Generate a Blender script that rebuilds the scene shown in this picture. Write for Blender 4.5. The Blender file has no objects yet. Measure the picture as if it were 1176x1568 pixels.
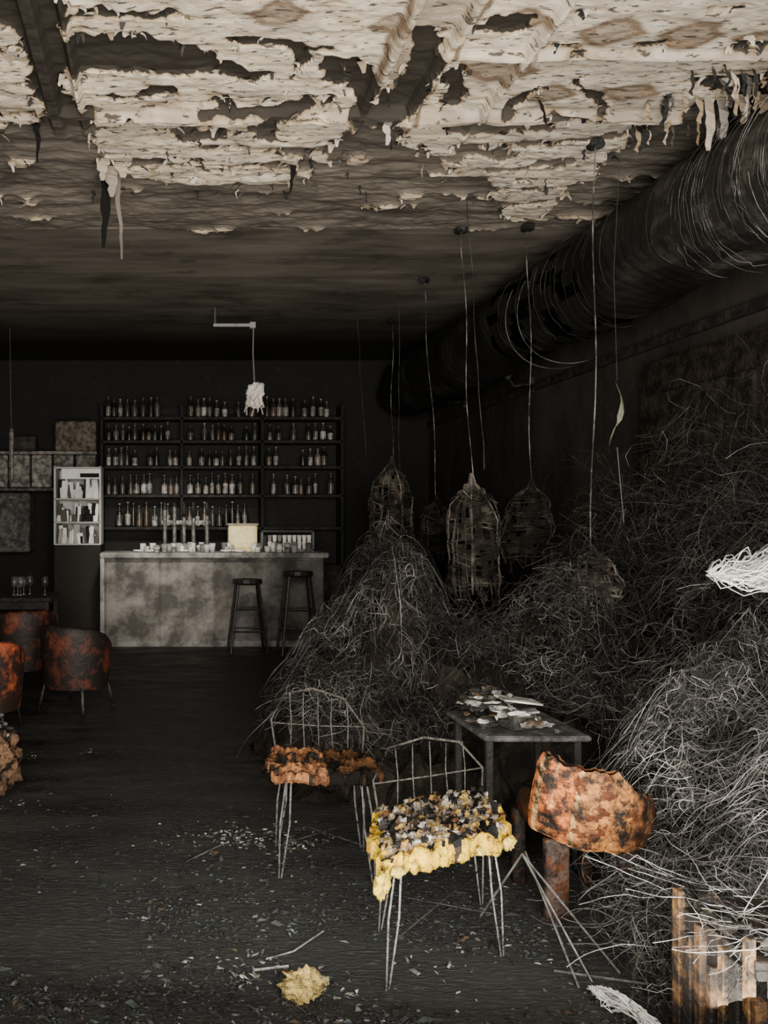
import bpy, math, random
import numpy as np
from mathutils import Vector, Matrix, noise
random.seed(7)
R=random.Random(11)
# ------------------------------------------------------------------ helpers
def nz(x,y,z=0.0): return noise.noise(Vector((x,y,z)))
def fr(x,y,z=0.0,o=4): return noise.fractal(Vector((x,y,z)),0.9,2.1,o)
class MB:
    def __init__(s): s.v=[];s.f=[];s.c=[]
    def add(s,vs,fs,col):
        o=len(s.v); s.v.extend([tuple(p) for p in vs]); s.f.extend([tuple(i+o for i in f) for f in fs])
        if isinstance(col,list): s.c.extend(col)
        else: s.c.extend([col]*len(fs))
    def box(s,c,size,col,rot=None,bev=0.0):
        x,y,z=[k/2 for k in size]
        b=min(bev,min(x,y,z)*0.9)
        if b<=0:
            vs=[Vector((a*x,d*y,e*z)) for a in(-1,1) for d in(-1,1) for e in(-1,1)]
            fs=[(0,1,3,2),(4,6,7,5),(0,4,5,1),(2,3,7,6),(0,2,6,4),(1,5,7,3)]
        else:
            prof=[(-x+b,-y),(x-b,-y),(x,-y+b),(x,y-b),(x-b,y),(-x+b,y),(-x,y-b),(-x,-y+b)]
            vs=[];lv=[(-z,1-b/max(x,y)),(-z+b,1),(z-b,1),(z,1-b/max(x,y))]
            for (h,k) in lv: vs+= [Vector((px*k,py*k,h)) for px,py in prof]
            fs=[tuple(range(7,-1,-1)),tuple(range(24,32))]
            for l in range(3):
                for i in range(8): fs.append((l*8+i,l*8+(i+1)%8,(l+1)*8+(i+1)%8,(l+1)*8+i))
        M=rot if rot is not None else Matrix.Identity(3)
        s.add([M@v+Vector(c) for v in vs],fs,col)
    def tube(s,path,r,col,n=6,cap=True):
        P=[Vector(p) for p in path]; m=len(P); vs=[];up=Vector((0.13,0.31,0.94)).normalized()
        for i in range(m):
            t=(P[min(i+1,m-1)]-P[max(i-1,0)])
            if t.length<1e-7: t=Vector((0,0,1))
            t.normalize(); a=t.cross(up)
            if a.length<0.15: a=t.cross(Vector((1,0,0)))
            a.normalize(); b=t.cross(a)
            rr=r[i] if isinstance(r,(list,tuple)) else r
            for k in range(n):
                th=2*math.pi*k/n; vs.append(P[i]+a*math.cos(th)*rr+b*math.sin(th)*rr)
        fs=[(i*n+k,i*n+(k+1)%n,(i+1)*n+(k+1)%n,(i+1)*n+k) for i in range(m-1) for k in range(n)]
        if cap: fs+=[tuple(range(n-1,-1,-1)),tuple(range((m-1)*n,m*n))]
        s.add(vs,fs,col)
    def lathe(s,prof,c,col,n=12,M=None,cols=None):
        vs=[];C=Vector(c)
        for r,z in prof:
            for k in range(n):
                th=2*math.pi*k/n; p=Vector((r*math.cos(th),r*math.sin(th),z))
                vs.append((M@p if M else p)+C)
        fs=[];cc=[]
        for i in range(len(prof)-1):
            for k in range(n):
                fs.append((i*n+k,i*n+(k+1)%n,(i+1)*n+(k+1)%n,(i+1)*n+k)); cc.append(cols[i] if cols else col)
        s.add(vs,fs,cc)
    def blob(s,c,rad,colf,amp=0.25,freq=3,n=14,m=10,seed=0,sq=1.0):
        vs=[];C=Vector(c)
        def sp(a): return math.copysign(abs(a)**sq,a)
        for i in range(m+1):
            ph=-math.pi/2+math.pi*i/m
            for k in range(n):
                th=2*math.pi*k/n
                d=Vector((sp(math.cos(ph))*sp(math.cos(th)),sp(math.cos(ph))*sp(math.sin(th)),sp(math.sin(ph))))
                q=1+amp*fr(d.x*freq+seed,d.y*freq+seed*1.7,d.z*freq,3)
                vs.append(Vector((d.x*rad[0]*q,d.y*rad[1]*q,d.z*rad[2]*q))+C)
        fs=[(i*n+k,i*n+(k+1)%n,(i+1)*n+(k+1)%n,(i+1)*n+k) for i in range(m) for k in range(n)]
        cc=[]
        for f in fs:
            p=sum((vs[j] for j in f),Vector())/4; cc.append(colf(p) if callable(colf) else colf)
        s.add(vs,fs,cc)
    def xf(s,M,start=0):
        for i in range(start,len(s.v)): s.v[i]=tuple(M@Vector(s.v[i]))
    def obj(s,name,mat,smooth=False):
        me=bpy.data.meshes.new(name); me.from_pydata(s.v,[],s.f); me.update()
        ca=me.color_attributes.new("Col",'FLOAT_COLOR','CORNER')
        arr=np.empty((len(me.loops),4),dtype=np.float32); k=0
        for f,c in zip(s.f,s.c):
            arr[k:k+len(f)]=c; k+=len(f)
        ca.data.foreach_set("color",arr.ravel())
        me.materials.append(mat)
        if smooth: me.polygons.foreach_set("use_smooth",[True]*len(me.polygons))
        o=bpy.data.objects.new(name,me); bpy.context.scene.collection.objects.link(o); return o
def ND(nt,t,**k):
    n=nt.nodes.new(t)
    for a,b in k.items(): setattr(n,a,b)
    return n
def colmat(name,rough=0.7,metal=0.0,soot=0.5,nscale=9,bump=0.2,spec=0.4,lo=0.35,sootcol=(0.008,0.007,0.006,1),alt=None,altlo=.5,altscale=20):
    m=bpy.data.materials.new(name); m.use_nodes=True; nt=m.node_tree; b=nt.nodes['Principled BSDF']; L=nt.links
    at=ND(nt,'ShaderNodeAttribute',attribute_name='Col'); g=ND(nt,'ShaderNodeNewGeometry')
    src=at.outputs['Color']
    if alt:
        n3=ND(nt,'ShaderNodeTexNoise'); n3.inputs['Scale'].default_value=altscale; n3.inputs['Detail'].default_value=7; n3.inputs['Roughness'].default_value=.65
        L.new(g.outputs['Position'],n3.inputs['Vector'])
        r3=ND(nt,'ShaderNodeMapRange'); L.new(n3.outputs['Fac'],r3.inputs[0]); r3.inputs[1].default_value=altlo; r3.inputs[2].default_value=altlo+.07
        m3=ND(nt,'ShaderNodeMix',data_type='RGBA'); L.new(r3.outputs[0],m3.inputs[0]); L.new(src,m3.inputs[6]); m3.inputs[7].default_value=alt; src=m3.outputs[2]
    n=ND(nt,'ShaderNodeTexNoise'); n.inputs['Scale'].default_value=nscale; n.inputs['Detail'].default_value=8; n.inputs['Roughness'].default_value=0.7
    L.new(g.outputs['Position'],n.inputs['Vector'])
    r=ND(nt,'ShaderNodeValToRGB'); r.color_ramp.elements[0].position=lo; r.color_ramp.elements[1].position=lo+0.2
    r.color_ramp.elements[0].color=(soot,)*3+(1,); r.color_ramp.elements[1].color=(0,0,0,1)
    L.new(n.outputs['Fac'],r.inputs['Fac'])
    mx=ND(nt,'ShaderNodeMix',data_type='RGBA'); mx.inputs[7].default_value=sootcol
    L.new(r.outputs['Color'],mx.inputs[0]); L.new(src,mx.inputs[6]); L.new(mx.outputs[2],b.inputs['Base Color'])
    b.inputs['Roughness'].default_value=rough; b.inputs['Metallic'].default_value=metal
    b.inputs['Specular IOR Level'].default_value=spec
    n2=ND(nt,'ShaderNodeTexNoise'); n2.inputs['Scale'].default_value=nscale*5; n2.inputs['Detail'].default_value=5
    L.new(g.outputs['Position'],n2.inputs['Vector'])
    bp=ND(nt,'ShaderNodeBump'); bp.inputs['Strength'].default_value=bump; bp.inputs['Distance'].default_value=0.02
    L.new(n2.outputs['Fac'],bp.inputs['Height']); L.new(bp.outputs['Normal'],b.inputs['Normal'])
    return m
M_char=colmat('charred',0.75,soot=0.8,lo=0.42,nscale=14,bump=0.5)
M_heap=colmat('charred_heap',0.95,soot=0.9,lo=0.42,nscale=9,bump=0.8,spec=.1)
M_wood=colmat('scorched_wood',0.7,soot=0.97,lo=0.45,nscale=12,bump=0.5)
M_metal=colmat('sooty_metal',0.45,metal=0.3,soot=0.7,lo=0.4,nscale=18,bump=0.2)
M_duct=colmat('burnt_duct',0.6,metal=0.2,soot=0.9,lo=0.46,nscale=3,bump=0.4)
M_foam=colmat('burnt_foam',0.95,soot=0.9,lo=0.34,nscale=34,bump=0.9,spec=0.1)
M_leather=colmat('scorched_leather',0.6,soot=0.97,lo=0.49,nscale=7,bump=0.3)
M_leather2=colmat('blistered_leather',0.6,soot=0.99,lo=0.42,nscale=13,bump=0.5,alt=(.10,.028,.008,1),altlo=.50,altscale=17,spec=.25)
M_paint=colmat('peeling_paint',0.9,soot=0.3,lo=0.3,nscale=20,bump=0.2,spec=0.1)
M_wire=colmat('burnt_wire',0.55,metal=0.1,soot=0.9,lo=0.43,nscale=5,bump=0.0)
M_ratt=colmat('charred_rattan',0.9,soot=0.9,lo=0.46,nscale=6,bump=0.2,spec=.1)
M_glass=colmat('dusty_glass',0.3,soot=0.85,lo=0.44,nscale=5,bump=0.0,spec=0.6)
M_conc=colmat('concrete_counter',0.8,soot=0.75,lo=0.42,nscale=3,bump=0.3)
def g(v,w=0.0): return (v*(1+w),v,v*(1-w),1)
BLK=(0.012,0.011,0.010,1)

CAMZ=1.5; CEIL=3.8; WX=3.75; BY=10.6
# ------------------------------------------------------------------ ceiling
def survey(u,v):   # measured feature -> ceiling metres
    return ((u-250)*2.3/(800-v), 2645.0/(800-v))
def inpoly(X,Y,poly):
    P=[survey(*p) for p in poly]; ins=np.zeros(X.shape,bool); n=len(P)
    for i in range(n):
        x1,y1=P[i];x2,y2=P[(i+1)%n]
        c=((y1>Y)!=(y2>Y))&(X<(x2-x1)*(Y-y1)/((y2-y1) if abs(y2-y1)>1e-9 else 1e-9)+x1)
        ins^=c
    return ins
xs=np.concatenate([np.arange(-4.2,-1.6,0.2),np.arange(-1.6,3.5,0.013),np.array([3.52,3.6,WX])])
ys=np.concatenate([np.arange(-0.4,2.8,0.1),np.arange(2.8,5.9,0.013),np.arange(5.9,BY+0.05,0.1)])
X,Y=np.meshgrid(xs,ys)
wa=np.zeros(X.shape);wb=np.zeros(X.shape);st=np.zeros(X.shape);fi=np.zeros(X.shape);md=np.zeros(X.shape)
for j in range(X.shape[0]):
    for i in range(X.shape[1]):
        x=X[j,i];y=Y[j,i]
        if 2.7<y<6 and x>-1.7:
            wa[j,i]=nz(x*3,y*5,1)*0.10+nz(x*11,y*17,4)*0.05; wb[j,i]=nz(x*3,y*5,7)*0.08+nz(x*11,y*17,9)*0.05
            st[j,i]=fr(x*1.6,y*8.0,3,5); fi[j,i]=nz(x*9,y*26,5); md[j,i]=fr(x*4.5,y*9,12,3)
        else: st[j,i]=nz(x*2,y*4,3)
Xw=X+wa;Yw=Y+wb
cream=[[(60,-420),(1500,-420),(700,0),(545,175),(500,235),(465,278),(290,270),(205,265),(165,225),(105,105),(85,0)],
 [(690,-420),(2400,-420),(1300,0),(1240,100),(1060,160),(980,190),(905,265),(820,330),(772,328),(755,265),(680,250),(590,210),(600,170),(690,0)],
 [(-60,20),(30,20),(50,110),(62,185),(-60,200)],
 [(535,225),(560,225),(560,250),(535,250)],[(645,255),(695,255),(690,272),(645,270)],[(610,292),(645,292),(645,302),(610,302)],[(20,235),(60,235),(60,252),(20,250)],[(560,175),(588,175),(585,215),(570,215)]]
dark=[[(55,42),(250,55),(405,98),(385,114),(250,102),(105,90)],[(340,40),(468,46),(452,120),(440,56),(345,50)],
 [(655,30),(690,35),(640,150),(598,172),(615,120)],[(538,75),(556,75),(578,150),(620,165),(545,172)],
 [(262,188),(345,190),(345,206),(262,204)],[(408,160),(432,160),(420,212),(398,212)],[(640,165),(760,172),(860,178),(860,192),(700,190),(640,182)],
 [(150,128),(270,122),(270,134),(150,140)],[(690,205),(800,225),(770,240),(690,222)],[(895,105),(918,105),(915,160),(900,160)],[(1060,112),(1180,100),(1180,128),(1080,128)],
 [(560,180),(590,180),(640,215),(700,235),(700,242),(600,225),(570,205)],[(740,10),(830,10),(800,40),(730,36)],[(460,225),(475,225),(470,270),(458,270)],
 [(500,75),(530,80),(528,130),(505,120)],[(300,150),(520,140),(520,150),(300,160)],[(210,232),(420,238),(420,246),(210,244)],[(750,245),(880,240),(880,246),(750,252)],[(760,280),(860,276),(850,282),(760,287)],[(830,205),(960,195),(930,203),(830,212)],[(100,-5),(300,8),(300,14),(100,8)],[(470,60),(520,62),(520,70),(470,68)],[(790,262),(870,258),(860,264),(790,268)],[(770,300),(840,296),(830,302),(770,306)],[(120,165),(200,170),(195,185),(130,180)],[(690,100),(720,95),(700,150),(680,150)],[(800,130),(835,110),(830,120),(800,160),(780,165)]]
A=np.zeros(X.shape)
for p in cream: A=np.maximum(A,inpoly(Xw,Yw,p)*1.0)
D=np.zeros(X.shape)
for p in dark: D=np.maximum(D,inpoly(Xw,Yw,p)*1.0)
def blur(a,k):
    for _ in range(k): a=(a+np.roll(a,1,0)+np.roll(a,-1,0)+np.roll(a,1,1)+np.roll(a,-1,1))/5
    return a
A=blur(A,22);D=blur(D,3)
edge=np.clip((Y-3.3)/1.4,0,1)
m=A-0.95*D+st*(0.42+0.38*edge)+fi*(.08+0.14*edge)+md*(.24)-0.12
tan=np.zeros(X.shape)
for (cx,cy,a,b) in [(2.07,3.46,.17,.12),(2.46,3.48,.17,.12),(1.67,3.74,.19,.13),(1.62,3.38,.15,.1),(2.85,3.5,.17,.12),(2.02,3.95,.17,.1),(0.5,3.33,.14,.1),(1.05,3.4,.1,.08),(2.45,3.95,.17,.1)]:
    d=np.abs(X-cx+wa*.4)/a+np.abs(Y-cy+wb*.4)/b
    d=np.maximum(d,np.abs(Y-cy)/b*1.25)
    tan=np.maximum(tan,np.clip((1.15-d)*8,0,1)*(0.95+0.5*(np.abs(d-0.85)<0.14)))
for bx,w in [(1.23,.13),(-0.55,.1),(2.95,.08)]:
    tan=np.maximum(tan,0.7*np.clip((w-np.abs(Xw-bx))*30,0,1))
for bx,w in [(1.07,.022),(1.40,.022),(1.78,.015)]:
    tan=np.maximum(tan,1.3*np.clip((w-np.abs(X+wa*.3-bx))*80,0,1)*(Y<4.4))
for by,w in [(4.12,.05),(3.36,.03),(3.62,.02)]:
    tan=np.maximum(tan,0.6*np.clip((w-np.abs(Yw-by))*40,0,1))
beam=np.zeros(X.shape)
for bx,w in [(1.10,.04),(1.36,.04),(-0.6,.05),(-.45,.03),(1.75,.03)]:
    beam=np.maximum(beam,np.clip((w-np.abs(X-bx))*40,0,1)*np.clip((4.5-Y)*3,0,1))
beam=np.maximum(beam,np.clip((.04-np.abs(Y-4.15))*40,0,1)*(X>-0.7))
beam=np.maximum(beam,.6*np.clip((.03-np.abs(Y-3.62))*50,0,1)*(X>1.3))
stp=1/(1+np.exp(-np.clip((m-0.5)*25,-30,30)))
Z=CEIL-0.012-0.03*stp-0.055*beam-0.016*st*edge-.012*md
Z=np.where(Y>5.85,CEIL-.012,Z)
vs=np.stack([X,Y,Z],-1).reshape(-1,3)
ny,nx=X.shape
idx=np.arange(ny*nx).reshape(ny,nx)
fs=np.stack([idx[:-1,:-1],idx[1:,:-1],idx[1:,1:],idx[:-1,1:]],-1).reshape(-1,4)
me=bpy.data.meshes.new('ceiling'); me.from_pydata(vs.tolist(),[],fs.tolist()); me.update()
ca=me.color_attributes.new("Mask",'FLOAT_COLOR','POINT')
ca.data.foreach_set("color",np.stack([np.clip(m*.5+.25,0,1),np.clip(tan,0,1.3),np.clip(st*.5+.5,0,1),np.ones(m.shape)],-1).astype(np.float32).ravel())
ceil=bpy.data.objects.new('ceiling',me); bpy.context.scene.collection.objects.link(ceil)
cm=bpy.data.materials.new('peeling_ceiling'); cm.use_nodes=True; nt=cm.node_tree;L=nt.links;b=nt.nodes['Principled BSDF']
at=ND(nt,'ShaderNodeAttribute',attribute_name='Mask'); sep=ND(nt,'ShaderNodeSeparateColor'); L.new(at.outputs['Color'],sep.inputs[0])
geo=ND(nt,'ShaderNodeNewGeometry')
def noi(scale,vec=(1,1,1),det=6,ro=0.6):
    mp=ND(nt,'ShaderNodeMapping'); mp.inputs['Scale'].default_value=vec; L.new(geo.outputs['Position'],mp.inputs['Vector'])
    n=ND(nt,'ShaderNodeTexNoise'); n.inputs['Scale'].default_value=scale; n.inputs['Detail'].default_value=det; n.inputs['Roughness'].default_value=ro
    L.new(mp.outputs[0],n.inputs['Vector']); return n.outputs['Fac']
def mth(op,a,bv,c=None):
    n=ND(nt,'ShaderNodeMath',operation=op)
    for i,q in enumerate([a,bv]+([c] if c is not None else [])):
        if isinstance(q,(int,float)): n.inputs[i].default_value=q
        else: L.new(q,n.inputs[i])
    return n.outputs[0]
def mixc(f,a,c):
    n=ND(nt,'ShaderNodeMix',data_type='RGBA')
    for s_,q in ((0,f),(6,a),(7,c)):
        if isinstance(q,(tuple,int,float)): n.inputs[s_].default_value=q
        else: L.new(q,n.inputs[s_])
    return n.outputs[2]
def ramp(f,p0,p1):
    n=ND(nt,'ShaderNodeMapRange'); L.new(f,n.inputs[0]); n.inputs[1].default_value=p0; n.inputs[2].default_value=p1; n.clamp=True; return n.outputs[0]
nf=noi(14,(1,2.2,1))
mk=mth('ADD',sep.outputs[0],mth('MULTIPLY',mth('SUBTRACT',nf,0.5),0.2))
mask=ramp(mk,0.49,0.51)
sy=ND(nt,'ShaderNodeSeparateXYZ'); L.new(geo.outputs['Position'],sy.inputs[0])
dk=mixc(ramp(noi(1.3,(.6,2.2,1)),0.35,0.68),(0.085,0.072,0.060,1),(0.21,0.182,0.15,1))
dk=mixc(mth('MULTIPLY',ramp(noi(3,(0.4,3,1)),0.5,0.8),.6),dk,(0.32,0.285,0.235,1))
dk=mixc(mth('MULTIPLY',ramp(noi(2.2,(1,1.6,1)),0.56,0.66),.5),dk,(0.035,0.03,0.025,1))
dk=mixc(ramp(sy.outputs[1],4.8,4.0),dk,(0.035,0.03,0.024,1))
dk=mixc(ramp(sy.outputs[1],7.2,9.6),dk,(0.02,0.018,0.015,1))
cr=mixc(ramp(noi(3),0.35,0.65),(0.54,0.475,0.39,1),(0.80,0.71,0.56,1))
cr=mixc(mth('MULTIPLY',ramp(noi(9,(0.6,3,1)),0.46,0.70),0.65),cr,(0.52,0.37,0.22,1))
cr=mixc(mth('MULTIPLY',ramp(noi(2.5,(1,2,1)),0.52,0.62),0.45),cr,(0.36,0.32,0.28,1))
cr=mixc(mth('MULTIPLY',ramp(sy.outputs[0],1.4,2.2),0.4),cr,(0.45,0.42,0.38,1))
cr=mixc(mth('MULTIPLY',sep.outputs[1],0.75),cr,(0.18,0.125,0.085,1))
rim=mth('MULTIPLY',ramp(mk,0.60,0.51),0.65)
cr=mixc(rim,cr,(0.30,0.19,0.09,1))
cr=mixc(mth('MULTIPLY',ramp(noi(16,(.8,3,1)),0.57,0.62),0.9),cr,(0.05,0.04,0.03,1))
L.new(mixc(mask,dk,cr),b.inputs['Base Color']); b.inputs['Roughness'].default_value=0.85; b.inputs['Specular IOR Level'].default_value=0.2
bp=ND(nt,'ShaderNodeBump'); bp.inputs['Strength'].default_value=0.4; bp.inputs['Distance'].default_value=0.02; L.new(mth('MULTIPLY',nf,mask),bp.inputs['Height']); L.new(bp.outputs['Normal'],b.inputs['Normal'])
me.materials.append(cm)
# flakes
fl=MB(); cand=np.argwhere((np.abs(m-0.5)<0.06)&(Y>3.1)&(Y<5.6)&(X>-1.4)&(X<3.4))
for k in R.sample(range(len(cand)),650):
    j,i=cand[k]; x,y,z=X[j,i],Y[j,i],Z[j,i]
    w=R.uniform(.006,.03);l=R.uniform(.02,.07);a=R.uniform(0,6.28);cx,cy=math.cos(a),math.sin(a);cur=R.uniform(.2,1.0)
    pts=[];px,pz=0,0.004;an=0.1
    for s_ in range(5):
        ww=w*(1-.18*s_)
        pts+= [(x+cx*px-cy*ww,y+cy*px+cx*ww,z-pz),(x+cx*px+cy*ww,y+cy*px-cx*ww,z-pz)]
        px+=l/4*math.cos(an);pz+=l/4*math.sin(an);an+=cur*.5
    c=R.choice([g(.55,.14),g(.45,.2),g(.25,.3),g(.05,.1),g(.03),g(.55,.12)])
    fl.add(pts,[(2*q,2*q+1,2*q+3,2*q+2) for q in range(4)],c)
def hang(x,y,l,w,col,dx=0,z0=CEIL-.02):
    pts=[]
    for s_ in range(9):
        t=s_/8; ww=w*(1-.75*t)*(1+.5*nz(s_*1.3,x*9)); xx=x+dx*t+.02*nz(t*4,x*3)
        pts+= [(xx-ww,y+.02*nz(t*3,9),z0-l*t),(xx+ww,y+.03*nz(t*3,5),z0-l*t)]
    fl.add(pts,[(2*q,2*q+1,2*q+3,2*q+2) for q in range(8)],col)
hang(-.30,4.85,.58,.022,g(.18,.15),.03);hang(-.36,4.87,.5,.05,BLK,-.03);hang(-.33,4.8,.2,.06,g(.3,.2));hang(-.38,4.7,.14,.05,g(.4,.2));hang(-.26,4.75,.1,.06,g(.4,.2))
hang(2.92,4.0,.30,.035,g(.40,.2),-.02);hang(3.0,4.02,.24,.035,g(.3,.1),0);hang(3.1,4.0,.16,.04,g(.4,.2));hang(3.2,4.0,.13,.04,g(.35,.3));hang(3.3,3.95,.1,.05,g(.4,.2))
hang(1.26,4.22,.16,.03,g(.5,.1));hang(-.72,4.3,.22,.02,BLK);hang(.2,4.9,.07,.04,g(.6,.1));hang(.82,4.75,.2,.02,BLK,-.02)
hang(2.0,4.0,.16,.012,BLK,.04)
for q in range(90):
    hang(R.uniform(2.6,3.38),R.uniform(3.7,4.3),R.uniform(.04,.2),R.uniform(.004,.024),R.choice([g(.4,.2),g(.25,.35),g(.08,.1),g(.03),g(.03)]))
for q in range(60):
    hang(R.uniform(-.5,2.6),R.uniform(3.9,5.2),R.uniform(.02,.09),R.uniform(.004,.018),R.choice([g(.4,.2),g(.08,.1),g(.03),g(.03)]))
fl.obj('peeling_paint_strips',M_paint)

# ------------------------------------------------------------------ walls / floor
def surfmat(name,c1,c2,c3,sc,vec,rough=(.5,.9),bump=.4,t3=(.58,.72),dist=.03,k2=6):
    global nt,L,geo
    mm=bpy.data.materials.new(name); mm.use_nodes=True; nt=mm.node_tree;L=nt.links;b=nt.nodes['Principled BSDF']; geo=ND(nt,'ShaderNodeNewGeometry')
    n1=noi(sc,vec,8,.7); n2=noi(sc*k2,vec,6,.7)
    c=mixc(ramp(n1,.4,.65),c1,c2); c=mixc(ramp(n2,*t3),c,c3)
    L.new(c,b.inputs['Base Color'])
    mr=ND(nt,'ShaderNodeMapRange'); L.new(n1,mr.inputs[0]); mr.inputs[1].default_value=.35; mr.inputs[2].default_value=.65; mr.inputs[3].default_value=rough[0]; mr.inputs[4].default_value=rough[1]; L.new(mr.outputs[0],b.inputs['Roughness'])
    bp=ND(nt,'ShaderNodeBump'); bp.inputs['Strength'].default_value=bump; bp.inputs['Distance'].default_value=dist; L.new(n2,bp.inputs['Height']); L.new(bp.outputs['Normal'],b.inputs['Normal'])
    return mm
M_wall=surfmat('sooty_wall',(.010,.008,.007,1),(.028,.022,.017,1),(.045,.036,.028,1),1.2,(1,1,.5),(.6,.95),.25)
M_wallb=surfmat('blackened_wall',(.006,.0055,.005,1),(.013,.011,.009,1),(.024,.02,.016,1),1.5,(1,1,1),(.8,.95))
M_floor=surfmat('burnt_floor',(.005,.0055,.005,1),(.024,.026,.022,1),(.085,.092,.082,1),2.6,(.6,1.9,1),(.22,.75),.9,(.58,.66),.03,12)
def slab(name,c,size,mat):
    q=MB(); q.box(c,size,g(.02)); return q.obj(name,mat)
slab('floor',(-.22,5.1,-.05),(8.0,11.1,.1),M_floor)
slab('wall_back',(-.22,BY+.05,1.9),(8.0,.1,3.8),M_wallb)
slab('wall_right',(WX+.05,5.1,1.9),(.1,11.1,3.8),M_wall)
slab('wall_left',(-4.25,5.1,1.9),(.1,11.1,3.8),M_wall)
# ------------------------------------------------------------------ duct along right wall
q=MB(); n=28
dc=(3.30,3.32);ys_=np.arange(1.6,10.4,.03)
vs=[];cc=[];fs=[]
for i,y in enumerate(ys_):
    r=.36+(.010 if i%3==0 else 0)+.02*nz(y*1.5,2); ox=.05*nz(y*.8,8);oz=.06*nz(y*.7,3)
    for k in range(n):
        th=2*math.pi*k/n; rr=r*(1+.16*nz(y*2.2,math.cos(th)*1.5,math.sin(th)*1.5)); vs.append((dc[0]+ox+rr*math.cos(th),y,dc[1]+oz+rr*math.sin(th)))
for i in range(len(ys_)-1):
    for k in range(n):
        if 5.4<ys_[i]<6.8 and nz(ys_[i]*4,k*.5)>0.05: continue
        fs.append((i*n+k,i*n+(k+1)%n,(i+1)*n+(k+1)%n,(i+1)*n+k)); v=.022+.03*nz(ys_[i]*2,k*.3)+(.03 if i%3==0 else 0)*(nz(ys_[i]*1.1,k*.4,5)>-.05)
        if ys_[i]<4.5: v=v*2.6+.03*(nz(ys_[i]*1.7,k*.25,9)>0)  # near end painted paler to stand for its highlights
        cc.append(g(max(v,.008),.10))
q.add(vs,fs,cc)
for t in range(60):
    y0=R.choice([R.uniform(3.6,4.3),R.uniform(3.6,4.3),R.uniform(4.3,6.6)]); a0=R.uniform(1.9,3.4);rr=.39+R.uniform(0,.05)
    q.tube([(dc[0]+rr*math.cos(a0+s*.13),y0+R.uniform(.008,.012)*s,dc[1]+rr*math.sin(a0+s*.13)) for s in range(R.randint(7,14))],.0018,g(R.uniform(.05,.25)*(2.0 if y0<4.4 else .6),.04),4)  # near arcs coloured paler too, as part of that highlight
for y0 in (5.85,6.05):
    q.tube([(dc[0]-.12+.42*math.cos(a),y0+.05*math.sin(a*2),dc[1]-.14+.44*math.sin(a)) for a in np.linspace(2.7,5.0,26)],.0035,g(.25,.05),5)
for y in (2.6,4.7,6.8,8.9):
    q.tube([(3.28,y,3.6),(3.28,y,3.79)],.012,g(.05),6)
q.obj('ventilation_duct',M_duct,True)
q=MB(); q.box((WX-.045,5.15,1.35),(.05,1.3,2.7),g(.03,.25),bev=.01)
q.box((WX-.08,5.15,1.9),(.03,1.0,1.1),g(.036,.2),bev=.008); q.box((WX-.08,5.15,.7),(.03,1.0,.9),g(.03,.2),bev=.008)
q.obj('door_1',M_heap)
q=MB(); q.box((WX-.02,5.1,2.86),(.04,10.9,.07),g(.03,.15)); q.obj('trim_1',M_wood)
# ------------------------------------------------------------------ bar counter
q=MB(); 
q.box((.615,9.35,.54),(2.66,.5,1.08),g(.22,.06),bev=.01)
q.box((.615,9.33,1.105),(2.76,.62,.06),g(.36,.04),bev=.012)
q.box((-.735,9.06,.55),(.05,.04,1.1),g(.42,.03))
for i in range(4): q.box((-.72+.66*(i+.5)+.02,9.093,.56),(.645,.02,.98),g(.24+.02*(i%2)-.07*(i>1)-.06*(i>2),.08),bev=.006)
q.box((.615,9.085,.035),(2.68,.03,.07),g(.3,.05))
q.obj('bar_counter',M_conc)
q=MB(); W=3.3;cx=.8
for z in (.9,1.42,1.86,2.25,2.6,2.92): q.box((cx,10.38,z),(W,.3,.035),g(.035,.15),bev=.005)
for x in (-.84,.25,1.35,2.44): q.box((x,10.38,1.55),(.04,.3,3.1),g(.02,.2),bev=.005)
q.box((cx,10.545,1.55),(W,.03,3.1),g(.012,.1)); q.box((cx,10.38,.45),(W,.34,.88),g(.03,.1),bev=.01)
for i in range(6): q.box((cx-1.37+i*.55,10.2,.45),(.5,.02,.78),g(.04,.15),bev=.008)
q.obj('back_bar_shelving',M_wood)
bp_=[(.001,0),(.036,.0),(.038,.02),(.038,.15),(.034,.18),(.014,.215),(.013,.27),(.016,.275),(.016,.29),(.001,.292)]
q=MB()
def bottle(x,y,z,h=1.0,w=1.0):
    body=R.choice([g(.03),(.025,.035,.025,1),(.07,.045,.03,1),g(.16,.05),g(.07),g(.1,.1)]); label_glint=R.choice([g(.42,.08),g(.3,.15),g(.18,.2),(.2,.14,.10,1),g(.6,.05)])  # pale labels also carry the bottles' highlights in their colour
    q.lathe([(r*w,zz*h) for r,zz in bp_],(x,y,z),body,8,cols=[body,body,label_glint if R.random()<.7 else body,body,body,body,body,label_glint,label_glint])
for z,h,x0,x1 in ((2.938,.95,-.75,2.3),(2.618,.85,-.75,2.3),(2.268,.92,-.75,2.3),(1.878,1.0,-.75,2.35),(1.438,1.15,-.6,1.4)):
    x=x0
    while x<x1:
        if all(abs(x-p)>.06 for p in(-.84,.25,1.35,2.44)) and R.random()<.86 and not (z>2.9 and .0<x<.35): bottle(x,10.30+R.uniform(-.05,.04),z,h*R.uniform(.78,1.05),R.uniform(.85,1.15))
        x+=R.uniform(.075,.115)
q.obj('liquor_bottles',M_glass,True)
q=MB()
gp=[(.001,0),(.03,0),(.036,.12),(.033,.12),(.028,.01)]
for i in range(46):
    x=R.uniform(-.25,1.8); q.lathe([(r*R.uniform(.9,1.2),z*R.uniform(.4,1.0)) for r,z in gp],(x,R.uniform(9.1,9.38),1.136),g(R.uniform(.1,.9),.03),8)
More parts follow.
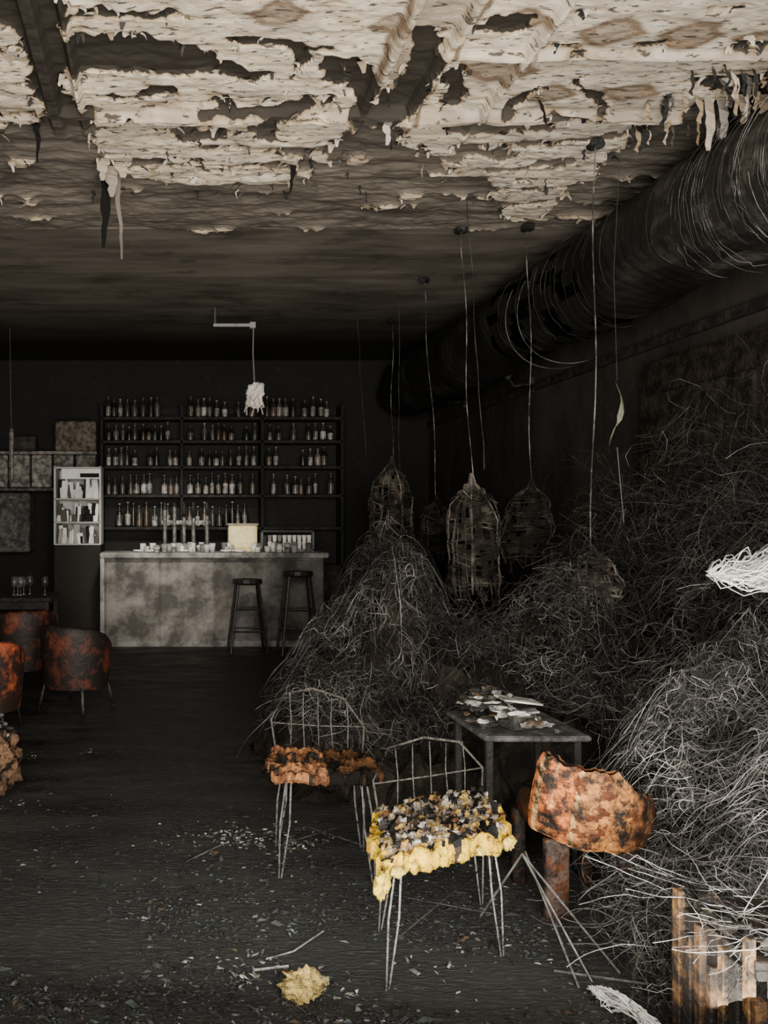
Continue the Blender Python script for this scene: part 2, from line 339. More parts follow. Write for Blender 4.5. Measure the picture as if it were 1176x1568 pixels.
for i in range(9): q.lathe([(.001,0),(.07,.01),(.075,.03),(.001,.02)],(R.uniform(-.5,1.0),R.uniform(9.12,9.3),1.136),g(.8,.05),10)
q.obj('drinking_glasses',M_paint,True)
q=MB()
for x in (.02,.14,.26,.38,.55):
    q.tube([(x,9.47,1.136),(x,9.47,1.6+R.uniform(-.05,.1))],.026,g(.2,.05),8); q.tube([(x,9.47,1.52),(x,9.42,1.54),(x,9.41,1.47)],.012,g(.5),6)
    q.blob((x,9.47,1.68),(.022,.022,.08),g(.05),amp=.1,n=8,m=6)
q.box((.28,9.49,1.5),(.62,.05,.05),g(.25,.05),bev=.01)
q.obj('beer_tap_tower',M_metal)
q=MB(); q.box((1.0,9.5,1.30),(.36,.16,.33),(.9,.76,.40,1),bev=.012); q.box((1.0,9.415,1.31),(.30,.012,.25),(1,.90,.52,1),bev=.004); q.box((1.0,9.5,1.475),(.39,.18,.025),g(.3,.2),bev=.005)  # lit pane, its glow is put into the pale yellow colour
q.obj('lit_pane_box',M_paint)
q=MB(); q.box((1.56,9.5,1.15),(.66,.18,.03),g(.3)); q.box((1.56,9.5,1.39),(.66,.18,.02),g(.1))
for x in(1.24,1.88): q.box((x,9.5,1.27),(.02,.18,.25),g(.2))
for i in range(10):
    q.lathe([(.001,0),(.022,0),(.028,.09),(.001,.09)],(1.28+i*.062,9.46,1.168),g(R.choice([.05,.3,.9,.95]),.04),8)
    q.lathe([(.001,0),(.022,0),(.028,.08),(.001,.08)],(1.28+i*.062,9.47,1.26),g(R.choice([.05,.3,.9,.95]),.04),8)
q.obj('glass_rack',M_paint)
q=MB(); x0=-1.10
q.box((x0,9.8,.6),(.6,.4,1.2),g(.03,.1),bev=.01)
q.box((x0,9.98,1.72),(.6,.03,1.0),g(.7,.03));
for s_ in(-1,1): q.box((x0+.29*s_,9.8,1.72),(.025,.4,1.0),g(.6,.03),bev=.005)
for z in(1.22,1.5,1.8,2.2): q.box((x0,9.8,z),(.6,.4,.02),g(.5,.03),bev=.004)
q.box((x0+.05,9.59,2.12),(.5,.02,.13),g(.95,.03)); q.box((x0+.16,9.57,2.1),(.24,.02,.05),g(.02))
for i in range(110):  # items from white to black, their glitter is put into the colour
    z=R.choice([1.23,1.51,1.81]); hh=R.uniform(.04,.26); q.box((x0+R.uniform(-.25,.25),9.63+R.uniform(0,.1),z+hh/2),(R.uniform(.02,.09),.06,hh),R.choice([g(.95,.02),g(.8,.03),g(.02),g(.1,.1),g(.95,.02),g(.4,.05)]),Matrix.Rotation(R.uniform(-.15,.15),3,'Y'),bev=.006)
q.obj('display_fridge',M_paint)
q=MB()
q.box((-1.66,10.4,2.45),(1.5,.34,.04),g(.3,.1)); q.box((-1.66,10.4,1.95),(1.5,.34,.04),g(.15,.1))
for i in range(5): q.box((-2.26+i*.3,10.38,2.2),(.27,.3,.44),g(R.uniform(.2,.4),.10),bev=.01)
q.box((-1.2,10.38,2.68),(.56,.28,.4),g(.16,.25),bev=.02); q.box((-1.9,10.38,2.58),(.3,.25,.2),g(.06,.2),bev=.02)
q.box((-2.05,10.3,1.5),(.5,.4,.8),g(.14,.05),bev=.02)
q.obj('wall_cabinet',M_char)
q=MB(); q.box((.75,8.0,3.6),(.44,.03,.03),g(.35,.05),bev=.005); q.tube([(.55,8,3.6),(.55,8,3.79)],.012,g(.1)); q.box((.95,8,3.6),(.06,.05,.06),g(.4))
q.tube([(.96,8,3.6),(.955,8,3.3),(.97,8,3.0)],.006,g(.25,.05),5)
q.blob((.97,8,2.86),(.085,.08,.12),g(.85,.06),.7,2,20,14,4)
for i in range(10): 
    a=i*.65; q.tube([(.97+.05*math.cos(a),8+.05*math.sin(a),2.86),(.97+.09*math.cos(a),8+.08*math.sin(a),2.78),(.97+.1*math.cos(a+.5),8+.08*math.sin(a),2.72-.04*(i%3))],.007,g(.5,.12),4)
q.obj('pendant_lamp',M_paint)
def stool(x,y,h=.8,name='bar_stool'):
    q=MB(); q.lathe([(.001,h-.02),(.16,h-.02),(.175,h),(.17,h+.04),(.001,h+.05)],(x,y,0),g(.03,.1),16)
    for sx in(-1,1):
        for sy in(-1,1): q.tube([(x+sx*.12,y+sy*.12,h-.02),(x+sx*.21,y+sy*.2,0.0)],.016,g(.03,.1),6)
    for z,k in((.25,.185),(.5,.16)):
        q.tube([(x-k,y-k,z),(x+k,y-k,z),(x+k,y+k,z),(x-k,y+k,z),(x-k,y-k,z)],.010,g(.04,.1),5)
    q.obj(name,M_metal)
stool(.98,8.75);stool(1.55,8.65,.9)
# ------------------------------------------------------------------ hanging lanterns
def lantern(x,y,ztop,zbot,w,sway=0.0,seed=0,br=1.0):
    q=MB();H=ztop-zbot; r=w/2
    prof=[(.04,0),(.08,.05),(.16,.10),(.45,.18),(.78,.27),(.90,.38),(.94,.6),(1.0,.8),(.98,.93),(.9,1.0)]
    lean=R.uniform(-.06,.06)
    def rad(b,t): 
        a=np.interp(b,[p[1] for p in prof],[p[0] for p in prof]); return a*r*(1+.34*nz(math.cos(t)*1.4+seed,b*3+seed,math.sin(t)*1.4)+.12*nz(t*5,b*14,seed))
    rr=R; n=26
    for k in range(n):
        th=2*math.pi*k/n+rr.uniform(-.1,.1)
        if rr.random()<.22: continue
        e=rr.choice([1,.95,1.04,.75,1.12]); w0=rr.uniform(-.25,.25)
        q.tube([(x+lean*b+rad(b,th)*math.cos(th+w0*b),y+rad(b,th)*math.sin(th+w0*b),ztop-b*H) for b in np.linspace(0,e,12)],rr.uniform(.003,.008),g(rr.uniform(.04,.28)*br,.13),4)
    for b in np.linspace(.14,1,26):
        t0=rr.uniform(0,6.28);ln=rr.uniform(1.5,5.5)
        q.tube([(x+lean*b+rad(b,t)*1.02*math.cos(t),y+rad(b,t)*1.02*math.sin(t),ztop-(b+.08*nz(t,b*6,seed))*H) for t in np.linspace(t0,t0+ln,18)],rr.uniform(.003,.008),g(rr.uniform(.04,.22)*br,.16),4,False)
    vs=[];fs=[];cc=[];N=30
    for i in range(20):
        b=.12+.85*i/19
        for k in range(N): th=6.2832*k/N; a=rad(b,th)*.93; vs.append((x+lean*b+a*math.cos(th),y+a*math.sin(th),ztop-b*H))
    for i in range(19):
        for k in range(N):
            if nz(i*.45+seed*3,k*.5)>.22: continue
            fs.append((i*N+k,i*N+(k+1)%N,(i+1)*N+(k+1)%N,(i+1)*N+k)); cc.append(g(max(.01,.06+.08*nz(i*.7,k*.3,seed))*br,.22))
    q.add(vs,fs,cc)
    q.tube([(x-sway*s/11+.014*math.sin(s*.8+seed)*(s<11),y,ztop+(CEIL-.02-ztop)*s/11) for s in range(12)],.0036,g(.30,.08),5)
    q.lathe([(.001,0),(.05,0),(.05,-.03),(.001,-.04)],(x-sway,y,CEIL-.03),g(.08),10)
    for s in range(40):
        a=rr.uniform(0,6.28); q.tube([(x+r*.95*math.cos(a),y+r*.95*math.sin(a),zbot+.1),(x+r*1.0*math.cos(a+.1),y+r*math.sin(a+.1),zbot-.03),(x+r*.9*math.cos(a+.3),y+r*math.sin(a+.3),zbot-rr.uniform(0,.18))],.0022,g(.14*br,.12),4)
    q.obj('rattan_lantern',M_ratt)
lantern(2.56,8.4,2.24,1.2,.48,0,1,1.9)
lantern(2.38,5.8,1.88,.99,.38,.08,2,1.0)
lantern(2.82,5.75,1.82,1.25,.34,.03,3,.45)
lantern(2.56,4.48,1.36,1.06,.22,-.02,4,.9)
lantern(2.55,7.0,1.75,1.2,.34,.12,5,.4)
for (y,z) in ((7.6,2.9),(9.3,3.0)):
    q=MB(); q.box((WX-.02,y,z),(.04,.1,.16),g(.1),bev=.01); q.tube([(WX-.02,y,z),(WX-.2,y,z-.02),(WX-.26,y,z+.06)],.012,g(.06),6)
    q.lathe([(.02,0),(.04,.03),(.05,.12),(.045,.2),(.04,.2)],(WX-.26,y,z+.05),g(.10,.1),10); q.obj('wall_sconce',M_ratt)
q=MB();pts=[]
for s in range(11):
    t=s/10; w=.016*math.sin(min(1,t*1.2+.15)*3)*.9+.006+.016*nz(s*.9,3); xx=2.72+.04*math.sin(t*5); pts+= [(xx-w,4.5,2.35-.42*t),(xx+w,4.53,2.33-.42*t)]
q.add(pts,[(2*i,2*i+1,2*i+3,2*i+2) for i in range(10)],(.30,.31,.22,1)); q.tube([(2.72,4.5,2.35),(2.7,4.5,3.0),(2.74,4.5,CEIL-.03)],.0015,g(.06),4); q.tube([(2.72,4.5,1.95),(2.76,4.5,1.5)],.0022,g(.15),4)
q.obj('hanging_rag',M_paint)
q=MB(); q.tube([(-1.78,8.8,2.55),(-1.79,8.8,3.0),(-1.8,8.8,CEIL-.02)],.004,g(.1),4); q.lathe([(.02,.0),(.03,-.05),(.03,-.6),(.001,-.62)],(-1.78,8.8,2.6),g(.2,.1),8)
q.obj('hanging_tube_light',M_metal)
for (x,y,z0,dx) in ((2.1,5.2,1.9,.12),(2.35,7.5,2.0,.0),(1.95,7.6,2.2,.1)):
    q=MB()
    q.tube([(x+dx*t+.02*nz(t*5,x),y,CEIL-.03-(CEIL-z0)*t) for t in np.linspace(0,1,12)],.0028,g(R.uniform(.05,.12),.1),4)
    q.obj('hanging_cable',M_wire)

# ------------------------------------------------------------------ heaps of burnt wire
humps=[(1.62,5.4,1.22,.40,.42),(1.42,4.85,1.02,.50,.45),(1.2,4.5,.60,.42,.38),(1.9,4.6,.80,.55,.45),(2.45,4.6,1.0,.38,.45),(2.2,5.3,.75,.6,.45),(2.9,4.8,1.1,.45,.6),(3.4,4.4,1.55,.38,.9),(3.0,3.7,1.15,.45,.55),(3.2,2.9,1.30,.6,.5),(2.45,3.1,.92,.36,.4),(2.25,2.45,.80,.28,.35),(2.0,2.35,.42,.22,.28),(2.15,3.85,.62,.5,.3),(1.5,4.1,.42,.4,.28),(1.68,2.45,.24,.16,.18),(2.1,2.75,.5,.25,.3)]
def H(x,y):
    h=0
    for a,b_,c,sx,sy in humps:
        d=((x-a)/sx)**2+((y-b_)/sy)**2
        if d<6: h=max(h,c*math.exp(-(d*.62)**1.5))
    return h*(1+.34*nz(x*2.3,y*2.3,4)+.2*nz(x*6,y*6,1))
def region(x,y):
    if y<3.5 and x<2.8: return 3
    return 0 if x<2.15 else (1 if x<2.85 else 2)
HB=[MB() for _ in range(4)]
gx=np.arange(.6,3.72,.045);gy=np.arange(1.9,6.4,.045);vs=[]
for y in gy:
    for x in gx: 
        h=H(x,y); vs.append((min(WX-.02,x+.04*nz(x*6,y*6,2)),y+.04*nz(x*6,y*6,7),max(-.02,h-.16+.18*fr(x*5,y*5,1,5))))
N=len(gx)
for j in range(len(gy)-1):
    for i in range(N-1):
        f=(j*N+i,j*N+i+1,(j+1)*N+i+1,(j+1)*N+i)
        if max(vs[k][2] for k in f)<-.005: continue
        p=vs[f[0]]
        HB[region(p[0],p[1])].add([vs[k] for k in f],[(0,1,2,3)],g(max(.006,.020+.026*nz(p[0]*5,p[1]*5,p[2]*5)),.22))
SB=[MB() for _ in range(4)]
def strand(q,x,y,z,n,step,wig,col,rad,up):
    d=Vector((R.gauss(0,1),R.gauss(0,1),R.gauss(0,1)));d.normalize();ax=Vector((R.gauss(0,1),R.gauss(0,1),R.gauss(0,1))).normalized();p=Vector((x,y,z));pts=[]
    for i in range(n):
        pts.append(p.copy()); d=(Matrix.Rotation(wig,3,ax)@d); ax=(ax+Vector((R.gauss(0,.5),R.gauss(0,.5),R.gauss(0,.5)))).normalized()
        p=p+d*step; h=H(p.x,p.y); lo=max(.006,h-.10);hi=h+up
        if p.z<lo:
            p.z=p.z*.6+lo*.4; d.z=abs(d.z)
        if p.z<.006: p.z=.006
        if p.z>hi: p.z=p.z*.7+hi*.3;d.z=-abs(d.z)
        p.x=min(p.x,WX-.03)
    q.tube(pts,rad,col,3,False)
def heap(k,cnt,xr,yr,cond,vmul,rad,up,step=(.018,.05),warm=.05):
    q=SB[k];t=0;tries=0
    while t<cnt and tries<cnt*30:
        tries+=1
        x=R.uniform(*xr);y=R.uniform(*yr);h=H(x,y)
        if h<.06 or not cond(x,y): continue
        if nz(x*3.1,y*3.1,h*4+2)<-.18 and R.random()<.8: continue
        c=R.random(); lf=.35+1.3*max(0,nz(x*2.6,y*2.6,h*2.6)+.3)
        v=(.03+.24*c**2.4+(.3 if c>.95 else 0))*vmul*lf
        strand(q,x,y,h+R.uniform(-.09,up*.7),R.randint(8,14),R.uniform(*step),R.uniform(.2,1.0),g(v,warm),rad*R.uniform(.7,1.4),up); t+=1
heap(0,4200,(.8,2.2),(4.1,6.0),lambda x,y:x<2.15,1.15,.0013,.13,(.014,.04))
heap(1,3400,(2.1,2.9),(3.5,6.0),lambda x,y:x>2.1,1.05,.0013,.20,(.014,.045))
heap(2,3000,(2.75,3.7),(2.6,6.2),lambda x,y:True,.95,.0012,.40,(.03,.08))
heap(2,1700,(2.85,3.7),(3.0,5.4),lambda x,y:True,.55,.0010,1.05,(.03,.08))
heap(3,6200,(1.5,2.8),(2.1,3.5),lambda x,y:x/y>.60,2.1,.0009,.15,(.012,.04),.03)
for k in range(4):
    HB[k].obj('charred_debris_heap',M_heap); SB[k].obj('burnt_wire_tangle',M_wire)
q=MB()
for i in range(110):
    a=R.uniform(0,6.28);r0=R.uniform(.02,.09);pts=[];k=R.uniform(2,6); L0=R.uniform(-.05,.08)
    for s in range(15):
        t=s/14; rr_=r0*math.sin(t*2.6+.12)*1.1; aa=a+t*k
        pts.append((1.86+L0+.42*t,2.5+rr_*math.sin(aa)+.02*nz(t*6,i,4),1.33+.05*t+rr_*math.cos(aa)+.05*nz(t*6,i)))
    q.tube(pts,.0017,g(R.uniform(.1,.85),.02),4)
q.tube([(2.26,2.5,1.4),(2.3,2.5,2.4),(2.3,2.5,CEIL-.03)],.004,g(.2),4)
q.obj('unravelled_cable_bundle',M_paint)
q=MB()
for i in range(70):
    pts=[];a=R.uniform(-.5,.5);w=R.uniform(.1,.5)
    for s in range(12):
        t=s/11; pts.append((1.36+.0*t+.05*math.sin(t*6*w+a)*1.2+R.uniform(-.012,.012),2.34-.28*t+.05*math.cos(t*5+a*5),.012+.05*abs(math.sin(t*4+a*3))))
    q.tube(pts,.0016,g(R.uniform(.2,.75),.02),4)
q.obj('frayed_rope',M_paint)

# ------------------------------------------------------------------ chairs
def chair(x,y,yaw,w,d,h,kind,legcol,thick=.05,bh=.30,name='dining_chair',shear=(0,0)):
    q=MB(); nxg,nyg=64,50
    vs=[]
    for lvl in (0,1):
        for j in range(nyg+1):
            for i in range(nxg+1):
                u,v=i/nxg,j/nyg; a,b_=u*2-1,v*2-1
                px=a*w/2*(1-.12*b_*b_*abs(a)**2); py=b_*d/2*(1-.12*a*a*abs(b_)**2); e=min(u,1-u,v,1-v)
                ef=min(1,e*8)
                j1=.03*nz(u*9,v*9,1+w)+.018*nz(u*25,v*25,2);j2=.03*nz(u*9,v*9,6+w)+.018*nz(u*25,v*25,9)
                if lvl: z=h+thick*.5*ef**.5+.03*fr(u*7,v*7,1,5)+.02*nz(u*24,v*24,4)*ef
                else: z=h-thick*(.6+.5*max(0,nz(u*11,v*11,3)))+.015*nz(u*30,v*30,8)-.015*(1-ef)
                vs.append(Vector((px+j1*(1-ef),py+j2*(1-ef),z)))
    N=nxg+1;o=N*(nyg+1);fs=[];side=[]
    for j in range(nyg):
        for i in range(nxg):
            a=j*N+i; fs.append((o+a,o+a+1,o+a+N+1,o+a+N)); fs.append((a,a+N,a+N+1,a+1)); side+=[0,2]
    for i in range(nxg):
        fs.append((i,i+1,o+i+1,o+i)); a=nyg*N+i; fs.append((a,o+a,o+a+1,a+1)); side+=[1,1]
    for j in range(nyg):
        a=j*N; fs.append((a,o+a,o+a+N,a+N)); a=j*N+nxg; fs.append((a,a+N,o+a+N,o+a)); side+=[1,1]
    cc=[]
    for f,sd in zip(fs,side):
        p=sum((vs[k] for k in f),Vector())/4; n1=fr(p.x*14+3,p.y*14,1,4);n2=nz(p.x*40,p.y*40,p.z*40)
        ed=min(w/2-abs(p.x),p.y+d/2)
        if kind=='yellow':
            yel=(.86,.58,.045,1) if n2>-.15 else (.72,.40,.04,1)
            if sd==2: c=(.5,.33,.06,1)
            elif sd==1 or ed<.03+.05*n1: c=yel if n1>-.42 else g(.05,.3)
            else: c=g(.02) if n1<-.12 else ((.30,.17,.07,1) if n1<-.02 else (g(.32,.15) if n1<.16 else (g(.6,.1) if n2>0 else (.75,.50,.16,1))))
        else:
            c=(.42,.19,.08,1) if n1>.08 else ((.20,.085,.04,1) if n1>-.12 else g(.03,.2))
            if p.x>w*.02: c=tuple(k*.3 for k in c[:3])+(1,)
        cc.append(c)
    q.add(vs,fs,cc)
    if kind=='yellow':
        for i in range(16):
            u=R.uniform(0,1); q.blob((-w/2+w*u,-d/2+R.uniform(-.01,.04),h-.025+R.uniform(-.02,.015)),(R.uniform(.015,.03),R.uniform(.015,.025),R.uniform(.012,.024)),(.84,.54,.045,1) if i%3 else (.88,.66,.14,1),.5,3,12,9,i)
        q.blob((-w/2+.02,-d/2,h-.06),(.03,.03,.04),(.84,.60,.08,1),.6,3,14,12,3)
        for i in range(140):
            q.blob((R.uniform(-.45,.47)*w,R.uniform(-.4,.5)*d,h+.032),(R.uniform(.004,.024),R.uniform(.004,.016),R.uniform(.004,.012)),R.choice([g(.6,.08),g(.3,.15),g(.02),(.6,.40,.12,1),g(.1,.1),(.2,.10,.05,1),g(.04,.1),(.4,.24,.08,1)]),.9,3,8,6,i)
    for sx in(-1,1):
        for sy in(-1,1):
            tx,ty=sx*w*.34,sy*d*.34
            for o_ in(-.008,.012):
                q.tube([(tx+o_,ty,h-.03),(tx*1.12+o_*2,ty*1.08,h*.5),(sx*w*.42+o_*.5,sy*d*.42,0.0)],.0042,legcol,6)
    q.tube([(-w*.34,-d*.34,h-.035),(w*.34,-d*.34,h-.035),(w*.34,d*.34,h-.035),(-w*.34,d*.34,h-.035),(-w*.34,-d*.34,h-.035)],.01,g(.05),6)
    q.tube([(-w*.38,-d*.38,.14),(w*.38,d*.38,.14)],.003,g(.05),5); q.tube([(w*.38,-d*.38,.14),(-w*.38,d*.38,.14)],.003,g(.05),5)
    # bent wire backrest
    P=[(-w*.42,d*.42,h-.02),(-w*.47,d*.52,h+bh*.5),(-w*.34,d*.60,h+bh*.92),(-w*.05,d*.64,h+bh),(w*.26,d*.62,h+bh*.85),(w*.45,d*.52,h+bh*.42),(w*.42,d*.42,h-.02)]
    q.tube(P,.005,g(.10,.1),7)
    for t in(-.28,-.14,.0,.14,.28): q.tube([(t*w,d*.44,h),(t*w+.02*nz(t*9,1),d*.54,h+bh*.5),(t*w*1.02,d*.62,h+bh*(.93 if t<.1 else .86))],.003,g(.14,.08),5)
    q.tube([(-w*.46,d*.52,h+bh*.45),(0,d*.56,h+bh*.40),(w*.45,d*.52,h+bh*.42)],.003,g(.14,.08),5)
    M=Matrix.Identity(4); M[0][1]=shear[0]; M[1][0]=shear[1]
    q.xf(Matrix.Translation((x,y,0))@Matrix.Rotation(yaw,4,'Z')@M)
    q.obj(name,M_foam,True)
chair(.985,2.68,0,.54,.42,.42,'yellow',g(.36,.03),.05,.24,shear=(.22,.42))
chair(.70,3.30,math.radians(-6),.46,.36,.44,'brown',g(.22,.03),.025,.28)
def tub(x,y,yaw,col,s=1.0,name='tub_armchair'):
    q=MB();A_=44;lv=[(.255,.20),(.265,.26),(.275,.36),(.285,.5),(.29,.62),(.285,.68),(.268,.70),(.25,.68),(.24,.6),(.235,.44)]
    vs=[];fs=[]
    for i in range(A_+1):
        a=math.radians(-25+230*i/A_); ht=1-.6*(abs(i/A_-.5)*2)**3
        for r,z in lv:
            zz=z if z<.45 else .44+(z-.44)*ht
            vs.append((r*math.cos(a),r*math.sin(a),zz+.012*nz(a*4,z*9)))
    n=len(lv)
    for i in range(A_):
        for k in range(n-1): fs.append((i*n+k,(i+1)*n+k,(i+1)*n+k+1,i*n+k+1))
    fs.append(tuple(range(n)));fs.append(tuple(A_*n+k for k in range(n)))
    q.add(vs,fs,col)
    q.lathe([(.001,.3),(.24,.3),(.255,.34),(.255,.40),(.23,.43),(.001,.435)],(0,-.01,0),tuple(c*.7 for c in col[:3])+(1,),20)
    for sx in(-1,1):
        for sy in(-1,1): q.tube([(sx*.17,sy*.16,.3),(sx*.22,sy*.21,0)],.012,g(.12,.1),6)
    q.xf(Matrix.Translation((x,y,0))@Matrix.Rotation(yaw,4,'Z')@Matrix.Scale(s,4))
    q.obj(name,M_leather,True)
tub(-.70,6.05,math.radians(150),(.15,.034,.014,1))
tub(-1.27,5.3,math.radians(175),(.46,.095,.036,1))
tub(-1.25,6.75,math.radians(200),(.20,.045,.018,1),1.05)
def table(x,y,w,d,h,col,name='dining_table'):
    q=MB(); q.box((x,y,h-.02),(w,d,.04),col,bev=.01)
    for sx in(-1,1):
        for sy in(-1,1): q.box((x+sx*(w/2-.05),y+sy*(d/2-.05),(h-.04)/2),(.045,.045,h-.04),g(.04,.15),bev=.006)
    q.box((x,y-d/2+.05,h-.08),(w-.14,.02,.07),g(.03,.1)); q.box((x,y+d/2-.05,h-.08),(w-.14,.02,.07),g(.03,.1))
    q.obj(name,M_char)
table(-1.75,7.7,1.3,.7,.76,g(.03,.1)); 
q=MB()
for i in range(7): q.lathe([(.001,0),(.03,0),(.005,.02),(.005,.08),(.035,.11),(.03,.19),(.028,.19),(.001,.11)],(-1.15-R.random()*.6,7.55+R.random()*.25,.761),g(.14),10)
q.obj('wine_glasses',M_glass,True)
def pc(p):
    n1=fr(p.x*12,p.y*12,p.z*12,4)
    return (.30,.17,.10,1) if n1>.12 else ((.14,.08,.05,1) if n1>-.1 else g(.025,.2))
q=MB(); q.blob((-1.00,4.1,.20),(.20,.18,.19),pc,.28,2.2,60,44,2,.75)
for i in range(30):
    q.blob((-.92+R.uniform(-.12,.12),4.15+R.uniform(-.1,.1),.38+R.uniform(-.03,.04)),(R.uniform(.01,.025),.012,.01),R.choice([g(.6),g(.2),g(.05),g(.03)]),.8,3,8,6,i)
q.obj('burnt_pouf',M_foam,True)
q=MB(); q.box((1.60,3.42,.575),(.46,.44,.025),g(.10,.03),bev=.008)
for sx in(-1,1):
    for sy in(-1,1): q.box((1.60+sx*.19,3.42+sy*.17,.28),(.03,.03,.56),g(.015,.15),bev=.005)
q.obj('side_table',M_char)
q=MB()
for i in range(190):
    x=1.50+R.gauss(0,.09);y=R.uniform(3.24,3.58)
    if abs(x-1.6)>.21: continue
    q.blob((x,y,.60+R.uniform(.0,.16)*max(0,1-abs(x-1.5)*6)),(R.uniform(.005,.04),R.uniform(.005,.02),R.uniform(.004,.012)),R.choice([g(.5,.05),g(.25,.1),g(.03),g(.75,.04),g(.06,.2),(.2,.13,.07,1),g(.02),g(.02)]),1.0,2.5,8,6,i)
q.box((1.56,3.3,.72),(.17,.1,.008),g(.65,.05),Matrix.Rotation(.12,3,'Y')); q.box((1.57,3.32,.67),(.13,.12,.008),g(.3,.05),Matrix.Rotation(-.1,3,'Y'))
q.box((1.56,3.35,.64),(.12,.14,.09),g(.05,.1),Matrix.Rotation(.3,3,'Z'))
q.obj('broken_crockery',M_char)
# orange leather chair (back toward camera)
q=MB();vs=[];fs=[];cc=[];nu,nv=80,24
for lay in(0,1):
    for j in range(nv+1):
        for i in range(nu+1):
            u,v=i/nu,j/nv; a=math.radians(-66+132*u); r=.21+(.0 if lay==0 else .045*(math.sin(math.pi*v)**.4*.6+.4)+.008*nz(u*9,v*6))
            puff=.014*abs(math.sin(u*math.pi*4))**.5*lay
            x=(r+puff)*math.sin(a);y=-(r+puff)*math.cos(a); top=.30-(.16*max(0,u-.50)/.5)+.025*nz(u*9,3)+.015*nz(u*25,1)
            vs.append(Vector((x,y,v*top+.012*nz(u*5,v*5))))
N=nu+1;o=N*(nv+1)
for j in range(nv):
    for i in range(nu):
        a=j*N+i; u=i/nu
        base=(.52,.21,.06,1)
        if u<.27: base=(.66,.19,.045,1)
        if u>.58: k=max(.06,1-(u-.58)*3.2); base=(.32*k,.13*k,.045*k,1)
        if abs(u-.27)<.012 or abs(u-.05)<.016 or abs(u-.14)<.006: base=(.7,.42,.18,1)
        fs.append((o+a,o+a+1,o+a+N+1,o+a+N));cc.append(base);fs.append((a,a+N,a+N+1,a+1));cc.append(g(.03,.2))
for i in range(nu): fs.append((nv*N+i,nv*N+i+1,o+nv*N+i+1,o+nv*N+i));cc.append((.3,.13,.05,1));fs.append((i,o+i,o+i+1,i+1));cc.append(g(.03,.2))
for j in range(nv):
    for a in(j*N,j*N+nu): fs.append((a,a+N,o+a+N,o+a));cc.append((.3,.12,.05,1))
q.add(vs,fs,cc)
q.lathe([(.001,-.02),(.19,-.02),(.205,.02),(.2,.07),(.001,.09)],(0,0,0),(.06,.03,.015,1),20)
q.xf(Matrix.Translation((1.62,2.98,.325))@Matrix.Rotation(math.radians(5),4,'Y')@Matrix.Rotation(math.radians(8),4,'X'))
q.box((1.48,2.83,.155),(.09,.035,.31),(.09,.06,.045,1),bev=.006); q.box((1.76,2.86,.155),(.05,.04,.31),(.04,.025,.02,1),bev=.006)
q.box((1.48,3.13,.155),(.045,.045,.31),g(.04,.2),bev=.006); q.box((1.76,3.13,.155),(.045,.045,.31),g(.04,.2),bev=.006)
q.obj('orange_leather_chair',M_leather2,True)
q=MB()
for a,b_ in (((1.30,2.72,.30),(1.40,2.45,0)),((1.32,2.74,.30),(1.34,2.42,0)),((1.30,2.72,.30),(1.52,2.5,0)),((1.30,2.72,.30),(1.2,2.85,0)),((1.30,2.5,.008),(1.80,2.36,.01))):
    q.tube([a,b_],.004,g(.14,.05),6)
q.obj('collapsed_chair_frame',M_metal)
# bottom right burnt wooden crate
q=MB(); cx,cy,h=1.66,2.02,.42
q.box((cx,cy,h-.05),(.36,.3,.03),(.03,.02,.015,1),bev=.004)
def wc(): return R.choice([(.20,.10,.035,1),(.12,.06,.025,1),(.03,.02,.015,1),(.30,.16,.06,1),(.02,.014,.01,1)])
for i in range(9):
    x=cx-.17+i*.0425; hh=R.uniform(.30,.46)
    q.box((x,cy-.15,hh/2+.0),(R.uniform(.022,.038),.022,hh),wc(),Matrix.Rotation(R.uniform(-.06,.06),3,'Y'),.003)
for i in range(6):
    x=cx-.16+i*.064; q.box((x,cy+.0,h-.03+R.uniform(0,.02)),(.045,.3,.022),R.choice([(.06,.035,.02,1),g(.02,.2),(.04,.025,.015,1)]),Matrix.Rotation(R.uniform(-.1,.1),3,'Y'),.003)
for sx in(-1,1):
    for i in range(7): 
        hh=R.uniform(.28,.46); q.box((cx+sx*.185,cy-.13+i*.043,hh/2),(.02,R.uniform(.02,.038),hh),wc(),None,.003)
q.box((cx,cy+.16,.2),(.36,.02,.4),g(.03,.2),bev=.003)
for i in range(90):
    q.blob((cx+R.uniform(-.18,.18),cy+R.uniform(-.16,.14),h+R.uniform(-.01,.02)),(R.uniform(.006,.024),R.uniform(.006,.016),R.uniform(.005,.012)),R.choice([(.12,.07,.03,1),g(.03,.2),(.06,.03,.02,1),g(.02),g(.02),(.25,.17,.08,1)]),.9,2.5,8,6,i)
for i in range(120):
    p0=Vector((cx+R.uniform(-.2,.2),cy+R.uniform(-.18,.16),h+R.uniform(.0,.06)));d=Vector((R.gauss(0,1),R.gauss(0,1),R.gauss(0,.4))).normalized()*.03;pts=[]
    for s in range(9):
        pts.append(p0.copy()); d=(Matrix.Rotation(R.uniform(-.7,.7),3,'Z')@d); p0=p0+d; p0.z=max(p0.z,h+.002 if abs(p0.x-cx)<.2 and abs(p0.y-cy)<.18 else .3)
    q.tube(pts,.001,g(R.uniform(.1,.6),.03),3,False)
q.obj('burnt_wooden_crate',M_wood)
q=MB()
q.tube([(.35,2.56,.012),(.45,2.6,.015),(.58,2.72,.02)],.003,g(.3,.03),5); q.tube([(.30,2.5,.01),(.42,2.52,.012)],.004,g(.35,.03),5)
q.tube([(.1,3.3,.01),(.3,3.5,.012)],.003,g(.12,.05),5)
q.obj('charred_sticks',M_char)
q=MB(); q.blob((.44,2.38,.035),(.055,.045,.04),(.72,.54,.20,1),.8,2.2,30,22,5); q.blob((.50,2.42,.02),(.03,.025,.02),(.6,.5,.3,1),.7,3,16,12,9)
